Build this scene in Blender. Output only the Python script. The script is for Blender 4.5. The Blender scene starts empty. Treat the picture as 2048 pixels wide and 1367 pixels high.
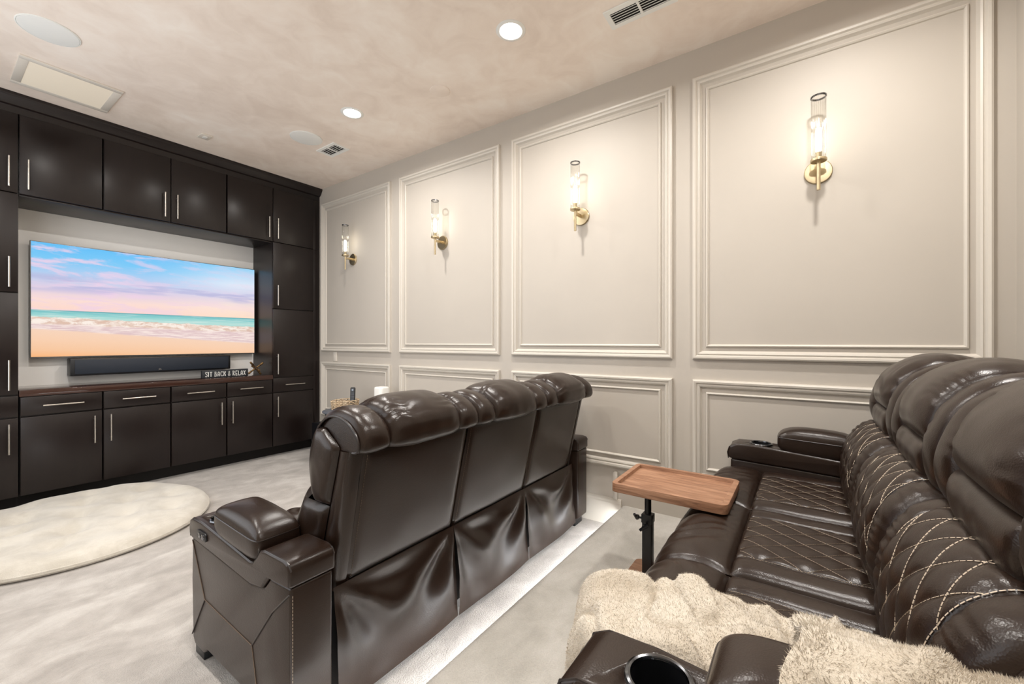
import bpy, bmesh, math, random
from mathutils import Vector, noise
random.seed(7)
sc = bpy.context.scene
C = sc.collection
PI = math.pi

# ------------------------------------------------------------------ camera, world, exposure
EXPO = 0.16
RW, LW, BW, FWY, CEIL, RISER = 2.753, -0.40, -0.755, 5.16, 3.05, 0.148
cam_d = bpy.data.cameras.new('camera'); cam = bpy.data.objects.new('camera', cam_d); C.objects.link(cam)
cam_d.sensor_fit = 'HORIZONTAL'; cam_d.sensor_width = 36.0; cam_d.lens = 36.0*836.5/2048
cam_d.clip_start = 0.02; cam_d.clip_end = 50
cam.location = (0, 0, 1.2526); cam.rotation_euler = (PI/2, 0, -math.radians(54.99))
sc.camera = cam
w = bpy.data.worlds.new('world'); sc.world = w; w.use_nodes = True
w.node_tree.nodes['Background'].inputs[0].default_value = (0.95, 0.97, 1, 1)
w.node_tree.nodes['Background'].inputs[1].default_value = 2.35
sc.view_settings.view_transform = 'Standard'; sc.view_settings.look = 'None'
sc.view_settings.exposure = EXPO; sc.view_settings.gamma = 1.0; sc.view_settings.use_curve_mapping = False
try:
    sc.cycles.max_bounces = 14; sc.cycles.diffuse_bounces = 8; sc.cycles.glossy_bounces = 5
    sc.cycles.transparent_max_bounces = 24; sc.cycles.sample_clamp_indirect = 6.0
except Exception: pass
DOWN_W, SCONCE_W, LED_W = 18.0, 0.22, 13.0
LIGHT_COL = (1.0, 0.955, 0.905)

# ------------------------------------------------------------------ helpers
def lin(c):
    return tuple((v/255/12.92 if v/255 <= 0.04045 else ((v/255+0.055)/1.055)**2.4) for v in c)
def tag(o, label=None, cat=None, group=None, kind=None):
    if label: o['label'] = label
    if cat: o['category'] = cat
    if group: o['group'] = group
    if kind: o['kind'] = kind
    return o
def empty(name, loc=(0,0,0), rz=0):
    o = bpy.data.objects.new(name, None); C.objects.link(o); o.location = loc; o.rotation_euler = (0,0,rz)
    o.empty_display_size = 0.05
    return o
class MB:
    def __init__(s): s.v=[]; s.f=[]
    def add(s, vs, fs):
        b=len(s.v); s.v += [tuple(p) for p in vs]; s.f += [tuple(i+b for i in f) for f in fs]; return s
    def box(s,x0,x1,y0,y1,z0,z1):
        return s.add([(x0,y0,z0),(x1,y0,z0),(x1,y1,z0),(x0,y1,z0),(x0,y0,z1),(x1,y0,z1),(x1,y1,z1),(x0,y1,z1)],
              [(0,3,2,1),(4,5,6,7),(0,1,5,4),(1,2,6,5),(2,3,7,6),(3,0,4,7)])
    def tube(s, pts, r, n=8, closed=False, caps=True):
        pts=[Vector(p) for p in pts]; N=len(pts); vs=[]; fs=[]; up=None
        for i,p in enumerate(pts):
            if closed: t=pts[(i+1)%N]-pts[i-1]
            else: t=pts[min(i+1,N-1)]-pts[max(i-1,0)]
            t.normalize()
            if up is None:
                up = Vector((0,0,1)) if abs(t.z)<0.9 else Vector((1,0,0))
            a=t.cross(up)
            if a.length<1e-5: a=t.cross(Vector((0,1,0)))
            a.normalize(); b=a.cross(t).normalized(); up=b
            rr = r[i] if isinstance(r,(list,tuple)) else r
            for k in range(n):
                q=2*PI*k/n; vs.append(p+a*rr*math.cos(q)+b*rr*math.sin(q))
        M = N if closed else N-1
        for i in range(M):
            j=(i+1)%N
            for k in range(n):
                l=(k+1)%n; fs.append((i*n+k,i*n+l,j*n+l,j*n+k))
        if caps and not closed:
            fs.append(tuple(range(n-1,-1,-1))); fs.append(tuple((N-1)*n+k for k in range(n)))
        return s.add(vs,fs)
    def lathe(s, prof, n=24, c=(0,0,0), axis='z', close=True):
        vs=[];fs=[]
        for r,h in prof:
            for k in range(n):
                q=2*PI*k/n; a,b=r*math.cos(q),r*math.sin(q)
                if axis=='z': vs.append((c[0]+a,c[1]+b,c[2]+h))
                elif axis=='x': vs.append((c[0]+h,c[1]+a,c[2]+b))
                else: vs.append((c[0]+a,c[1]+h,c[2]+b))
        for i in range(len(prof)-1):
            for k in range(n):
                l=(k+1)%n; fs.append((i*n+k,i*n+l,(i+1)*n+l,(i+1)*n+k))
        if close:
            fs.append(tuple(range(n-1,-1,-1))); m=len(prof)-1; fs.append(tuple(m*n+k for k in range(n)))
        return s.add(vs,fs)
    def prism(s, poly, a0, a1, axis='x'):
        n=len(poly); vs=[]
        for a in (a0,a1):
            for p,q in poly:
                vs.append((a,p,q) if axis=='x' else ((p,a,q) if axis=='y' else (p,q,a)))
        fs=[tuple(range(n-1,-1,-1)), tuple(range(n,2*n))]
        for i in range(n):
            j=(i+1)%n; fs.append((i,j,n+j,n+i))
        return s.add(vs,fs)
    def grid(s, fn, nu, nv, wrapu=False, flip=False):
        vs=[fn(i/nu, j/nv) for j in range(nv+1) for i in range(nu+(0 if wrapu else 1))]
        m=nu+(0 if wrapu else 1); fs=[]
        for j in range(nv):
            for i in range(nu):
                k=(i+1)%m if wrapu else i+1
                q=(j*m+i, j*m+k, (j+1)*m+k, (j+1)*m+i)
                fs.append(q[::-1] if flip else q)
        return s.add(vs,fs)
    def build(s, name, mat, parent=None, bevel=0, seg=2, smooth=True, angle=38, local=False, recalc=True, solid=0):
        me=bpy.data.meshes.new(name)
        off=Vector((0,0,0))
        if parent is not None and not local:
            p=parent
            while p is not None: off+=p.location; p=p.parent
        me.from_pydata([tuple(Vector(v)-off) for v in s.v],[],s.f)
        bm=bmesh.new(); bm.from_mesh(me)
        if recalc: bmesh.ops.recalc_face_normals(bm, faces=bm.faces[:])
        if solid: bmesh.ops.solidify(bm, geom=bm.faces[:], thickness=solid)
        if bevel:
            es=[e for e in bm.edges if len(e.link_faces)==2 and e.calc_face_angle(0)>math.radians(20)]
            bmesh.ops.bevel(bm, geom=es, offset=bevel, segments=seg, profile=0.5, affect='EDGES', clamp_overlap=True)
        if smooth:
            for f in bm.faces: f.smooth=True
            for e in bm.edges:
                if len(e.link_faces)==2 and e.calc_face_angle(0)>math.radians(angle): e.smooth=False
        bm.to_mesh(me); bm.free()
        if mat: me.materials.append(mat)
        o=bpy.data.objects.new(name,me); C.objects.link(o)
        if parent is not None: o.parent=parent
        return o
def copy_tree(o, parent=None):
    c=o.copy(); C.objects.link(c)
    if parent is not None: c.parent=parent
    for ch in list(o.children): copy_tree(ch,c)
    return c

# ------------------------------------------------------------------ material helper
class NT:
    def __init__(s,name):
        s.m=bpy.data.materials.new(name); s.m.use_nodes=True; s.t=s.m.node_tree
        s.p=s.t.nodes['Principled BSDF']; s.out=s.t.nodes['Material Output']
        s.tc=None
    def n(s,kind,**kw):
        x=s.t.nodes.new(kind)
        for k,v in kw.items(): setattr(x,k,v)
        return x
    def put(s,sock,v):
        if isinstance(v,bpy.types.NodeSocket): s.t.links.new(v,sock)
        elif isinstance(v,(tuple,list)):
            sock.default_value = tuple(v)+((1,) if len(sock.default_value)==4 and len(v)==3 else ())
        else: sock.default_value=v
    def co(s,which='Object'):
        if s.tc is None: s.tc=s.n('ShaderNodeTexCoord')
        return s.tc.outputs[which]
    def mapping(s,v,scale=(1,1,1),rot=(0,0,0),loc=(0,0,0)):
        x=s.n('ShaderNodeMapping'); s.put(x.inputs['Vector'],v); x.inputs['Scale'].default_value=scale
        x.inputs['Rotation'].default_value=rot; x.inputs['Location'].default_value=loc; return x.outputs[0]
    def noise(s,v,scale=5,detail=4,rough=0.5,dist=0):
        x=s.n('ShaderNodeTexNoise'); s.put(x.inputs['Vector'],v); x.inputs['Scale'].default_value=scale
        x.inputs['Detail'].default_value=detail; x.inputs['Roughness'].default_value=rough; x.inputs['Distortion'].default_value=dist
        return x.outputs['Fac']
    def voro(s,v,scale=5,feature='F1'):
        x=s.n('ShaderNodeTexVoronoi',feature=feature); s.put(x.inputs['Vector'],v); x.inputs['Scale'].default_value=scale
        return x.outputs['Distance']
    def ma(s,op,a,b=0.0,c=0.0,clamp=False):
        x=s.n('ShaderNodeMath',operation=op,use_clamp=clamp); s.put(x.inputs[0],a); s.put(x.inputs[1],b); s.put(x.inputs[2],c); return x.outputs[0]
    def rng(s,v,a,b,c=0.0,d=1.0,smooth=True):
        x=s.n('ShaderNodeMapRange',interpolation_type='SMOOTHSTEP' if smooth else 'LINEAR'); s.put(x.inputs[0],v)
        for i,q in enumerate((a,b,c,d)): s.put(x.inputs[i+1],q)
        return x.outputs[0]
    def ramp(s,f,stops,interp='LINEAR'):
        x=s.n('ShaderNodeValToRGB'); s.put(x.inputs[0],f); e=x.color_ramp.elements; x.color_ramp.interpolation=interp
        while len(e)<len(stops): e.new(0.5)
        for el,(p,c) in zip(e,stops): el.position=p; el.color=tuple(c)+(1,)
        return x.outputs[0]
    def mix(s,f,a,b):
        x=s.n('ShaderNodeMix',data_type='RGBA'); s.put(x.inputs[0],f); s.put(x.inputs[6],a); s.put(x.inputs[7],b); return x.outputs[2]
    def bump(s,h,strength=0.2,dist=0.01,normal=None):
        x=s.n('ShaderNodeBump'); s.put(x.inputs['Height'],h); x.inputs['Strength'].default_value=strength; x.inputs['Distance'].default_value=dist
        if normal is not None: s.put(x.inputs['Normal'],normal)
        return x.outputs[0]
    def set(s,**kw):
        for k,v in kw.items(): s.put(s.p.inputs[k.replace('_',' ')],v)
        return s
def plain(name,col,rough=0.5,metal=0.0,spec=0.5,**kw):
    t=NT(name); t.set(Base_Color=col,Roughness=rough,Metallic=metal)
    t.p.inputs['Specular IOR Level'].default_value=spec
    for k,v in kw.items(): t.put(t.p.inputs[k.replace('_',' ')],v)
    return t.m
M={}
# painted wall
t=NT('wall_paint'); n_=t.noise(t.co(),2.2,3); t.set(Base_Color=t.mix(n_,lin((183,176,166)),lin((191,184,174))),Roughness=0.55)
t.put(t.p.inputs['Normal'],t.bump(t.noise(t.co(),180,2),0.05,0.002)); M['wall']=t.m
M['trim']=plain('trim_paint',lin((204,198,188)),0.38)
M['niche']=plain('niche_paint',lin((244,242,238)),0.6)
M['white']=plain('white_plastic',lin((236,236,232)),0.4)
M['louvre']=plain('louvre_paint',lin((240,230,212)),0.5)
M['plate']=plain('plate_plastic',lin((220,213,202)),0.4)
# ceiling plaster
t=NT('ceiling_plaster'); v=t.mapping(t.co(),(1,1,1)); a=t.noise(v,1.3,5,0.55,0.6); b=t.noise(v,4.5,4,0.6,1.0)
f=t.ma('ADD',t.ma('MULTIPLY',a,0.65),t.ma('MULTIPLY',b,0.35))
t.set(Base_Color=t.ramp(f,[(0.36,lin((228,213,200))),(0.5,lin((241,228,216))),(0.64,lin((249,240,230)))]),Roughness=0.6)
t.put(t.p.inputs['Normal'],t.bump(b,0.04,0.01)); M['ceiling']=t.m
# carpet
def carpet(name,c0,c1,c2):
    t=NT(name); v=t.co(); a=t.noise(t.mapping(v,(1,1.6,1),(0,0,0.5)),3.2,5,0.6,0.8); b=t.noise(v,9,3,0.6); f_=t.noise(v,260,2,0.7)
    f=t.ma('ADD',t.ma('MULTIPLY',a,0.7),t.ma('MULTIPLY',b,0.3))
    col=t.ramp(f,[(0.36,lin(c0)),(0.5,lin(c1)),(0.62,lin(c2))])
    col=t.mix(t.ma('MULTIPLY',t.rng(f_,0.35,0.6,1,0),0.16),col,lin((150,143,136)))
    t.set(Base_Color=col,Roughness=0.95); t.p.inputs['Sheen Weight'].default_value=0.25
    t.p.inputs['Specular IOR Level'].default_value=0.1
    h=t.ma('ADD',f_,t.ma('MULTIPLY',t.voro(v,170),0.7))
    t.put(t.p.inputs['Normal'],t.bump(h,0.55,0.006)); return t.m
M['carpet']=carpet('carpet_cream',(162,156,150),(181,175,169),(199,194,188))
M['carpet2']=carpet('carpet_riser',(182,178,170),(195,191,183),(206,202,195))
# espresso wood
t=NT('espresso_wood'); v=t.mapping(t.co(),(9,9,0.7)); a=t.noise(v,5,5,0.6,0.4); b=t.noise(t.co(),1.5,2)
t.set(Base_Color=t.mix(a,lin((20,13,12)),lin((31,22,20))),Roughness=t.rng(b,0.3,0.7,0.30,0.36))
t.p.inputs['Specular IOR Level'].default_value=0.45
t.put(t.p.inputs['Normal'],t.bump(a,0.03,0.002)); M['wood']=t.m
t=NT('espresso_counter'); v=t.mapping(t.co(),(0.7,9,9)); a=t.noise(v,5,5,0.6,0.4)
t.set(Base_Color=t.mix(a,lin((46,29,24)),lin((70,46,38))),Roughness=0.05); M['counter']=t.m
M['shadow_gap']=plain('dark_carcass',lin((18,13,12)),0.6)
M['nickel']=plain('brushed_nickel',lin((205,200,192)),0.28,1.0)
M['brass']=plain('brushed_brass',lin((198,182,150)),0.3,1.0)
M['black_metal']=plain('black_metal',lin((22,22,24)),0.4,0.0)
M['black_plastic']=plain('black_plastic',lin((16,17,20)),0.35)
M['grey_top']=plain('grey_tabletop',lin((92,96,104)),0.45)
M['chrome']=plain('dark_chrome',lin((110,112,116)),0.16,1.0)
M['hole']=plain('vent_dark',lin((26,23,20)),0.8)
# leather
def leather(name,c0,c1,rough):
    t=NT(name); v=t.co(); a=t.noise(v,6,4); g=t.voro(v,330); g2=t.noise(v,60,4,0.6)
    t.set(Base_Color=t.mix(a,lin(c0),lin(c1)),Roughness=rough)
    t.p.inputs['Specular IOR Level'].default_value=0.42
    h=t.ma('ADD',t.ma('MULTIPLY',g,0.5),t.ma('MULTIPLY',g2,0.6))
    t.put(t.p.inputs['Normal'],t.bump(h,0.20,0.002)); return t.m
M['leather']=leather('brown_leather',(33,22,16),(41,29,22),0.28)
M['piping']=plain('leather_piping',lin((34,26,23)),0.3)
M['thread']=plain('stitch_thread',lin((200,184,164)),0.7)
M['thread_dark']=plain('seam_thread',lin((96,80,66)),0.7)
# walnut
t=NT('walnut'); v=t.mapping(t.co(),(22,2.2,22)); a=t.noise(v,2.4,6,0.62,0.9); b=t.noise(t.mapping(t.co(),(90,3,90)),4,3,0.7)
f=t.ma('ADD',t.ma('MULTIPLY',a,0.75),t.ma('MULTIPLY',b,0.25))
t.set(Base_Color=t.ramp(f,[(0.32,lin((104,70,50))),(0.5,lin((148,108,82))),(0.66,lin((176,136,108)))]),Roughness=0.42); M['walnut']=t.m
# plush
def plush(name,c0,c1,scale):
    t=NT(name); v=t.co(); a=t.noise(v,scale,5,0.6,0.5); f_=t.noise(v,240,3,0.7)
    t.set(Base_Color=t.mix(t.rng(a,0.35,0.65),lin(c0),lin(c1)),Roughness=0.95); t.p.inputs['Sheen Weight'].default_value=0.5
    t.p.inputs['Specular IOR Level'].default_value=0.05
    t.put(t.p.inputs['Normal'],t.bump(t.ma('ADD',f_,t.ma('MULTIPLY',t.noise(v,70,3),0.8)),0.6,0.006)); return t.m
M['blanket']=plush('cream_plush',(197,186,169),(211,202,187),9)
M['pouf']=plush('ivory_plush',(198,191,178),(214,208,196),6)
# basket
t=NT('woven_seagrass'); v=t.co(); a=t.noise(v,60,3)
t.set(Base_Color=t.mix(a,lin((176,150,116)),lin((226,206,176))),Roughness=0.8); M['basket']=t.m
M['bronze']=plain('aged_bronze',lin((132,104,66)),0.42,0.8)
M['bronze_dark']=plain('dark_bronze',lin((52,34,28)),0.45,0.5)
def emit(name,col,s):
    t=NT(name); e=t.n('ShaderNodeEmission'); t.put(e.inputs[0],col); e.inputs[1].default_value=s
    t.t.links.new(e.outputs[0],t.out.inputs[0]); return t.m
M['lamp']=emit('lamp_lens',LIGHT_COL,14.0)
M['bulb']=emit('bulb_glow',(1.0,0.93,0.80),9.0)
M['led']=emit('led_diode',(0.95,0.97,1.0),8.0)
# fluted glass: clear wall with a thin reflection
t=NT('fluted_glass'); tr=t.n('ShaderNodeBsdfTransparent'); gl=t.n('ShaderNodeBsdfGlossy'); gl.inputs['Roughness'].default_value=0.05
tr.inputs[0].default_value=(0.95,0.95,0.93,1)
lw=t.n('ShaderNodeLayerWeight'); lw.inputs[0].default_value=0.35
mx=t.n('ShaderNodeMixShader'); t.t.links.new(t.ma('MULTIPLY',lw.outputs['Facing'],0.85),mx.inputs[0])
t.t.links.new(tr.outputs[0],mx.inputs[1]); t.t.links.new(gl.outputs[0],mx.inputs[2]); t.t.links.new(mx.outputs[0],t.out.inputs[0]); M['glass']=t.m

# ------------------------------------------------------------------ room shell
def struct(name,o,label): return tag(o,label,None,None,'structure')
struct('floor',MB().box(LW-0.1,RW+0.1,0.94,FWY+0.1,-0.1,0).build('floor',M['carpet'],smooth=False),'cream carpeted floor below the riser')
ris=MB().prism([(BW,0.0),(0.955,0.0),(0.955,0.10),(1.0,0.10),(1.014,0.11),(1.018,0.128),(1.01,0.142),(0.99,RISER),(BW,RISER)],LW,RW).build('floor_riser',M['carpet2'],smooth=True,angle=50)
struct('',ris,'carpeted riser platform carrying the rear sofa')
struct('',MB().box(LW-0.1,RW+0.1,BW-0.1,FWY+0.1,CEIL,CEIL+0.1).build('ceiling',M['ceiling'],smooth=False),'mottled beige plaster ceiling')
struct('',MB().box(RW,RW+0.1,BW-0.1,FWY+0.1,-0.1,CEIL).build('wall_right',M['wall'],smooth=False),'greige panelled side wall with sconces')
WY0,WY1,WZ0,WZ1=1.5,4.6,0.6,2.8  # unseen window, inferred from leather reflections; placed and sized to brighten the room
wl=MB().box(LW-0.1,LW,BW-0.1,WY0,-0.1,CEIL).box(LW-0.1,LW,WY1,FWY+0.1,-0.1,CEIL).box(LW-0.1,LW,WY0,WY1,-0.1,WZ0).box(LW-0.1,LW,WY0,WY1,WZ1,CEIL)
struct('',wl.build('wall_left',M['wall'],smooth=False),'plain greige wall beside the camera')
wf=MB()
for (a,b,c_,d) in ((WY0,WY1,WZ0,WZ0+0.05),(WY0,WY1,WZ1-0.05,WZ1),(WY0,WY0+0.05,WZ0+0.05,WZ1-0.05),(WY1-0.05,WY1,WZ0+0.05,WZ1-0.05),((WY0+WY1)/2-0.025,(WY0+WY1)/2+0.025,WZ0+0.05,WZ1-0.05)): wf.box(LW-0.08,LW-0.03,a,b,c_,d)
wo=wf.build('window_1',M['trim'],smooth=False); struct('',wo,'unseen daylit window left of the camera, added for even room light')
tw=NT('window_pane'); tb=tw.n('ShaderNodeBsdfTransparent'); tw.t.links.new(tb.outputs[0],tw.out.inputs[0])
for (a,b) in ((WY0+0.05,(WY0+WY1)/2-0.025),((WY0+WY1)/2+0.025,WY1-0.05)): MB().box(LW-0.058,LW-0.053,a,b,WZ0+0.05,WZ1-0.05).build('pane',tw.m,wo,smooth=False)
pl_=bpy.data.lights.new('window_portal','AREA'); pl_.shape='RECTANGLE'; pl_.size=WY1-WY0; pl_.size_y=WZ1-WZ0
try: pl_.cycles.is_portal=True
except Exception: pass
po=bpy.data.objects.new('window_portal',pl_); C.objects.link(po); po.parent=wo; po.location=(LW-0.09,(WY0+WY1)/2,(WZ0+WZ1)/2); po.rotation_euler=(PI/2,0,-PI/2)
struct('',MB().box(LW,RW,BW-0.1,BW,-0.1,CEIL).build('wall_back',M['wall'],smooth=False),'plain greige wall behind the rear sofa')
struct('',MB().box(LW,RW,FWY,FWY+0.1,-0.1,CEIL).build('wall_front',M['niche'],smooth=False),'white wall behind the television')

# picture-frame mouldings on the right wall
OUT=[(0,0),(0.002,0.022),(0.010,0.027),(0.020,0.024),(0.026,0.015),(0.030,0.015),(0.034,0.019),(0.042,0.016),(0.047,0.006),(0.052,0.0)]
INN=[(0,0),(0.002,0.010),(0.008,0.013),(0.014,0.008),(0.017,0.0)]
def frame(prof,y0,y1,z0,z1,inset=0):
    mb=MB(); vs=[];k=len(prof)
    for d,h in prof:
        d+=inset
        for (yy,zz) in ((y0+d,z0+d),(y1-d,z0+d),(y1-d,z1-d),(y0+d,z1-d)): vs.append((RW-h,yy,zz))
    fs=[(i*4+c,i*4+(c+1)%4,(i+1)*4+(c+1)%4,(i+1)*4+c) for i in range(k-1) for c in range(4)]
    return mb.add(vs,fs)
PAN=[(3.41,4.652),(2.043,3.274),(0.684,1.923),(-0.685,0.566)]
n=1
for row,(z0,z1) in enumerate(((1.147,2.865),(0.402,1.024))):
    for i,(y0,y1) in enumerate(PAN):
        o=frame(OUT,y0,y1,z0,z1).build('trim_%d'%n,M['trim'],angle=25)
        struct('',o,('upper','lower')[row]+' panel moulding on the side wall, '+('nearest the cabinets','second from the cabinets','third from the cabinets','beside the rear sofa')[i])
        frame(INN,y0,y1,z0,z1,0.074).build('inner_bead',M['trim'],o,angle=25); n+=1
# baseboard with cap, lower floor only, and the short upright that closes it at the riser
bb=[(RW,0.0),(RW-0.018,0.0),(RW-0.018,0.150),(RW-0.014,0.158),(RW-0.014,0.170),(RW-0.008,0.180),(RW,0.183)]
o=MB().prism([(p,q) for p,q in bb],1.02,4.86,'y').build('baseboard_right',M['trim'],angle=25); struct('',o,'white baseboard along the panelled wall')
o=MB().box(RW-0.016,RW,1.045,1.068,0.18,0.372).box(RW-0.009,RW,1.068,1.078,0.18,0.360).build('trim_9',M['trim'],bevel=0.003); struct('',o,'short upright trim ending the baseboard at the riser')
o=MB().prism([(BW,0),(BW+0.016,0),(BW+0.016,0.13),(BW+0.008,0.15),(BW,0.15)],LW,RW).build('baseboard_back',M['trim']); o.location.z=RISER; struct('',o,'baseboard behind the rear sofa')

# blank wall plates
def plate(y0,y1,z0,z1,label,toggle):
    e=empty('wall_plate',(RW,(y0+y1)/2,(z0+z1)/2)); tag(e,label,'wall plate')
    MB().box(RW-0.007,RW-0.0002,y0,y1,z0,z1).build('plate',M['plate'],e,bevel=0.003)
    if toggle:
        for dz in (-0.022,0.022): MB().box(RW-0.010,RW-0.0065,(y0+y1)/2-0.017,(y0+y1)/2+0.017,(z0+z1)/2+dz-0.015,(z0+z1)/2+dz+0.015).build('socket',M['trim'],e,bevel=0.003)
plate(4.350,4.425,1.034,1.140,'small wall-coloured plate between the panels nearest the cabinets',False)
plate(-0.50,-0.385,1.03,1.130,'wall outlet plate half hidden behind the rear sofa headrest',True)

# ------------------------------------------------------------------ ceiling fittings
def downlight(x,y,label):
    e=empty('recessed_downlight',(x,y,CEIL)); tag(e,label,'ceiling light','recessed downlights')
    MB().lathe([(0.062,-0.002),(0.066,-0.006),(0.082,-0.004),(0.086,-0.0005),(0.062,-0.0005)],36,(x,y,CEIL),close=False).build('trim_ring',M['white'],e)
    MB().lathe([(0.0005,-0.004),(0.040,-0.0038),(0.063,-0.002)],36,(x,y,CEIL),close=False).build('lens',M['lamp'],e)
    l=bpy.data.lights.new('downlight_lamp','AREA'); l.shape='DISK'; l.size=0.12; l.energy=DOWN_W; l.color=LIGHT_COL; l.spread=math.radians(165)
    lo=bpy.data.objects.new('downlight_lamp',l); C.objects.link(lo); lo.parent=e; lo.location=(0,0,-0.02)
DL=[(1.975,1.392,'round recessed downlight nearer the camera, glowing white'),(1.970,2.912,'round recessed downlight nearer the cabinets, glowing white'),
    (0.44,1.392,'round recessed downlight above the camera side, out of frame, added for even light'),(0.44,2.912,'round recessed downlight over the floor cushion side, out of frame, added for even light'),
    (1.975,-0.128,'round recessed downlight over the rear sofa, out of frame, added for even light'),(0.44,-0.128,'round recessed downlight behind the camera, out of frame, added for even light')]  # last four are unseen, added to even out the brightness
for d in DL: downlight(*d)
def speaker(x,y,label):
    e=empty('ceiling_speaker',(x,y,CEIL)); tag(e,label,'speaker','in-ceiling speakers')
    MB().lathe([(0.0005,-0.006),(0.12,-0.006),(0.124,-0.005),(0.125,-0.0005)],48,(x,y,CEIL),close=False).build('grille',M['white'],e)
    MB().lathe([(0.1252,-0.0005),(0.126,-0.005),(0.130,-0.004),(0.131,-0.0005)],48,(x,y,CEIL),close=False).build('rim',M['white'],e)
speaker(0.445,3.58,'large round white ceiling speaker above the square return grille')
speaker(1.980,3.60,'round white ceiling speaker beside the small vent near the cabinets')
e=empty('cover_plate',(2.157,2.141,CEIL)); tag(e,'plain round blank cover plate on the ceiling between the downlights','cover plate')
MB().lathe([(0.0005,-0.007),(0.062,-0.006),(0.070,-0.0035),(0.072,-0.0005)],36,(2.157,2.141,CEIL),close=False).build('disc',M['ceiling'],e)
e=empty('ceiling_sensor',(1.452,4.29,CEIL)); tag(e,'tiny square ceiling sensor in front of the cabinets','sensor')
MB().box(1.412,1.492,4.235,4.345,CEIL-0.012,CEIL-0.0003).build('housing',M['plate'],e,bevel=0.004)
MB().box(1.437,1.467,4.265,4.315,CEIL-0.015,CEIL-0.0118).build('lens',M['white'],e,bevel=0.001)
def vent(x0,x1,y0,y1,nsl,label):
    cx,cy=(x0+x1)/2,(y0+y1)/2
    e=empty('ceiling_vent',(cx,cy,CEIL)); tag(e,label,'vent','slatted ceiling vents')
    MB().box(x0+0.02,x1-0.02,y0+0.02,y1-0.02,CEIL-0.002,CEIL-0.0003).build('duct',M['hole'],e)
    fr=MB(); b=0.028
    fr.box(x0,x1,y0,y0+b,CEIL-0.008,CEIL-0.0003).box(x0,x1,y1-b,y1,CEIL-0.008,CEIL-0.0003).box(x0,x0+b,y0+b,y1-b,CEIL-0.008,CEIL-0.0003).box(x1-b,x1,y0+b,y1-b,CEIL-0.008,CEIL-0.0003)
    fr.box(x0+b,x1-b,cy-0.006,cy+0.006,CEIL-0.009,CEIL-0.002)
    fr.build('frame',M['white'],e)
    g=(x1-x0-2*b)/nsl
    for k in range(nsl):
        xs=x0+b+g*(k+0.5)
        for (a0,a1) in ((y0+b,cy-0.006),(cy+0.006,y1-b)):
            MB().prism([(xs-g*0.16,CEIL-0.009),(xs+g*0.16,CEIL-0.0075),(xs+g*0.16,CEIL-0.0065),(xs-g*0.16,CEIL-0.008)],a0,a1,'y').build('slat',M['white'],e)
vent(2.155,2.300,0.545,0.905,5,'slatted ceiling vent close to the camera, at the top edge')
vent(2.160,2.325,3.472,3.755,5,'slatted ceiling vent near the cabinets beside the speaker')
e=empty('return_grille',(0.617,4.24,CEIL)); tag(e,'square louvred return-air grille in the ceiling above the cabinets','grille')
x0,x1,y0,y1=0.373,0.861,4.005,4.478; b=0.045
MB().box(x0,x1,y0,y0+b,CEIL-0.010,CEIL-0.0003).box(x0,x1,y1-b,y1,CEIL-0.010,CEIL-0.0003).box(x0,x0+b,y0+b,y1-b,CEIL-0.010,CEIL-0.0003).box(x1-b,x1,y0+b,y1-b,CEIL-0.010,CEIL-0.0003).build('frame',M['plate'],e,bevel=0.002)
MB().box(x0+b,x1-b,y0+b,y1-b,CEIL-0.003,CEIL-0.0003).build('backing',plain('grille_shadow',lin((140,126,110)),0.8),e)
N=24; g=(y1-y0-2*b)/N; sl=None
for k in range(N):
    if sl is None:
        sl=MB().prism([(-g*0.34,-0.001),(g*0.30,-0.007),(g*0.36,-0.006),(-g*0.28,0.0)],x0+b-0.617,x1-b-0.617,'x').build('louvre',M['louvre'],e,local=True); o=sl
    else: o=sl.copy(); C.objects.link(o)
    o.location=(0,y0+b+g*(k+0.5)-4.24,-0.003)

# ------------------------------------------------------------------ cabinets
CF=4.70
def handle(x,z,vert,parent,L=0.218):
    m=MB(); yb=CF-0.030; r=0.0058
    if vert:
        m.tube([(x,yb,z-L/2),(x,yb,z+L/2)],r,10)
        for s in (-1,1): m.tube([(x,yb,z+s*L*0.37),(x,CF+0.001,z+s*L*0.37)],0.0042,8)
    else:
        m.tube([(x-L/2,yb,z),(x+L/2,yb,z)],r,10)
        for s in (-1,1): m.tube([(x+s*L*0.37,yb,z),(x+s*L*0.37,CF+0.001,z)],0.0042,8)
    return m.build('handle',M['nickel'],parent,angle=60)
def door(par,x0,x1,z0,z1,side,end='bot',name='door',g=0.0028):
    o=MB().box(x0+g,x1-g,CF,CF+0.02,z0+g,z1-g).build(name,M['wood'],par,bevel=0.0022,seg=2)
    if side=='H': handle((x0+x1)/2,(z0+z1)/2,False,o)
    elif side:
        hx=x0+0.042 if side=='L' else x1-0.048
        hz=z0+0.145 if end=='bot' else z1-0.148
        handle(hx,hz,True,o)
    return o
def unit(name,label,group,x0,x1,z0,z1):
    e=empty(name,((x0+x1)/2,CF+0.2,z0)); tag(e,label,'cabinet',group)
    m=MB(); t_=0.018; y0,y1=CF+0.0215,FWY-0.002
    m.box(x0+0.0006,x0+t_,y0,y1,z0,z1).box(x1-t_,x1-0.0006,y0,y1,z0,z1).box(x0+t_,x1-t_,y0,y1,z0,z0+t_).box(x0+t_,x1-t_,y0,y1,z1-t_,z1).box(x0+t_,x1-t_,y0+0.002,y0+0.012,z0+t_,z1-t_)
    m.build('body',M['wood'],e,smooth=False)
    return e
UZ0,UZ1=2.335,2.916
BZ0,BZ1=0.122,0.850
G1,G2,G3='upper cabinets','base cabinets','tall side cabinets'
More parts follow.
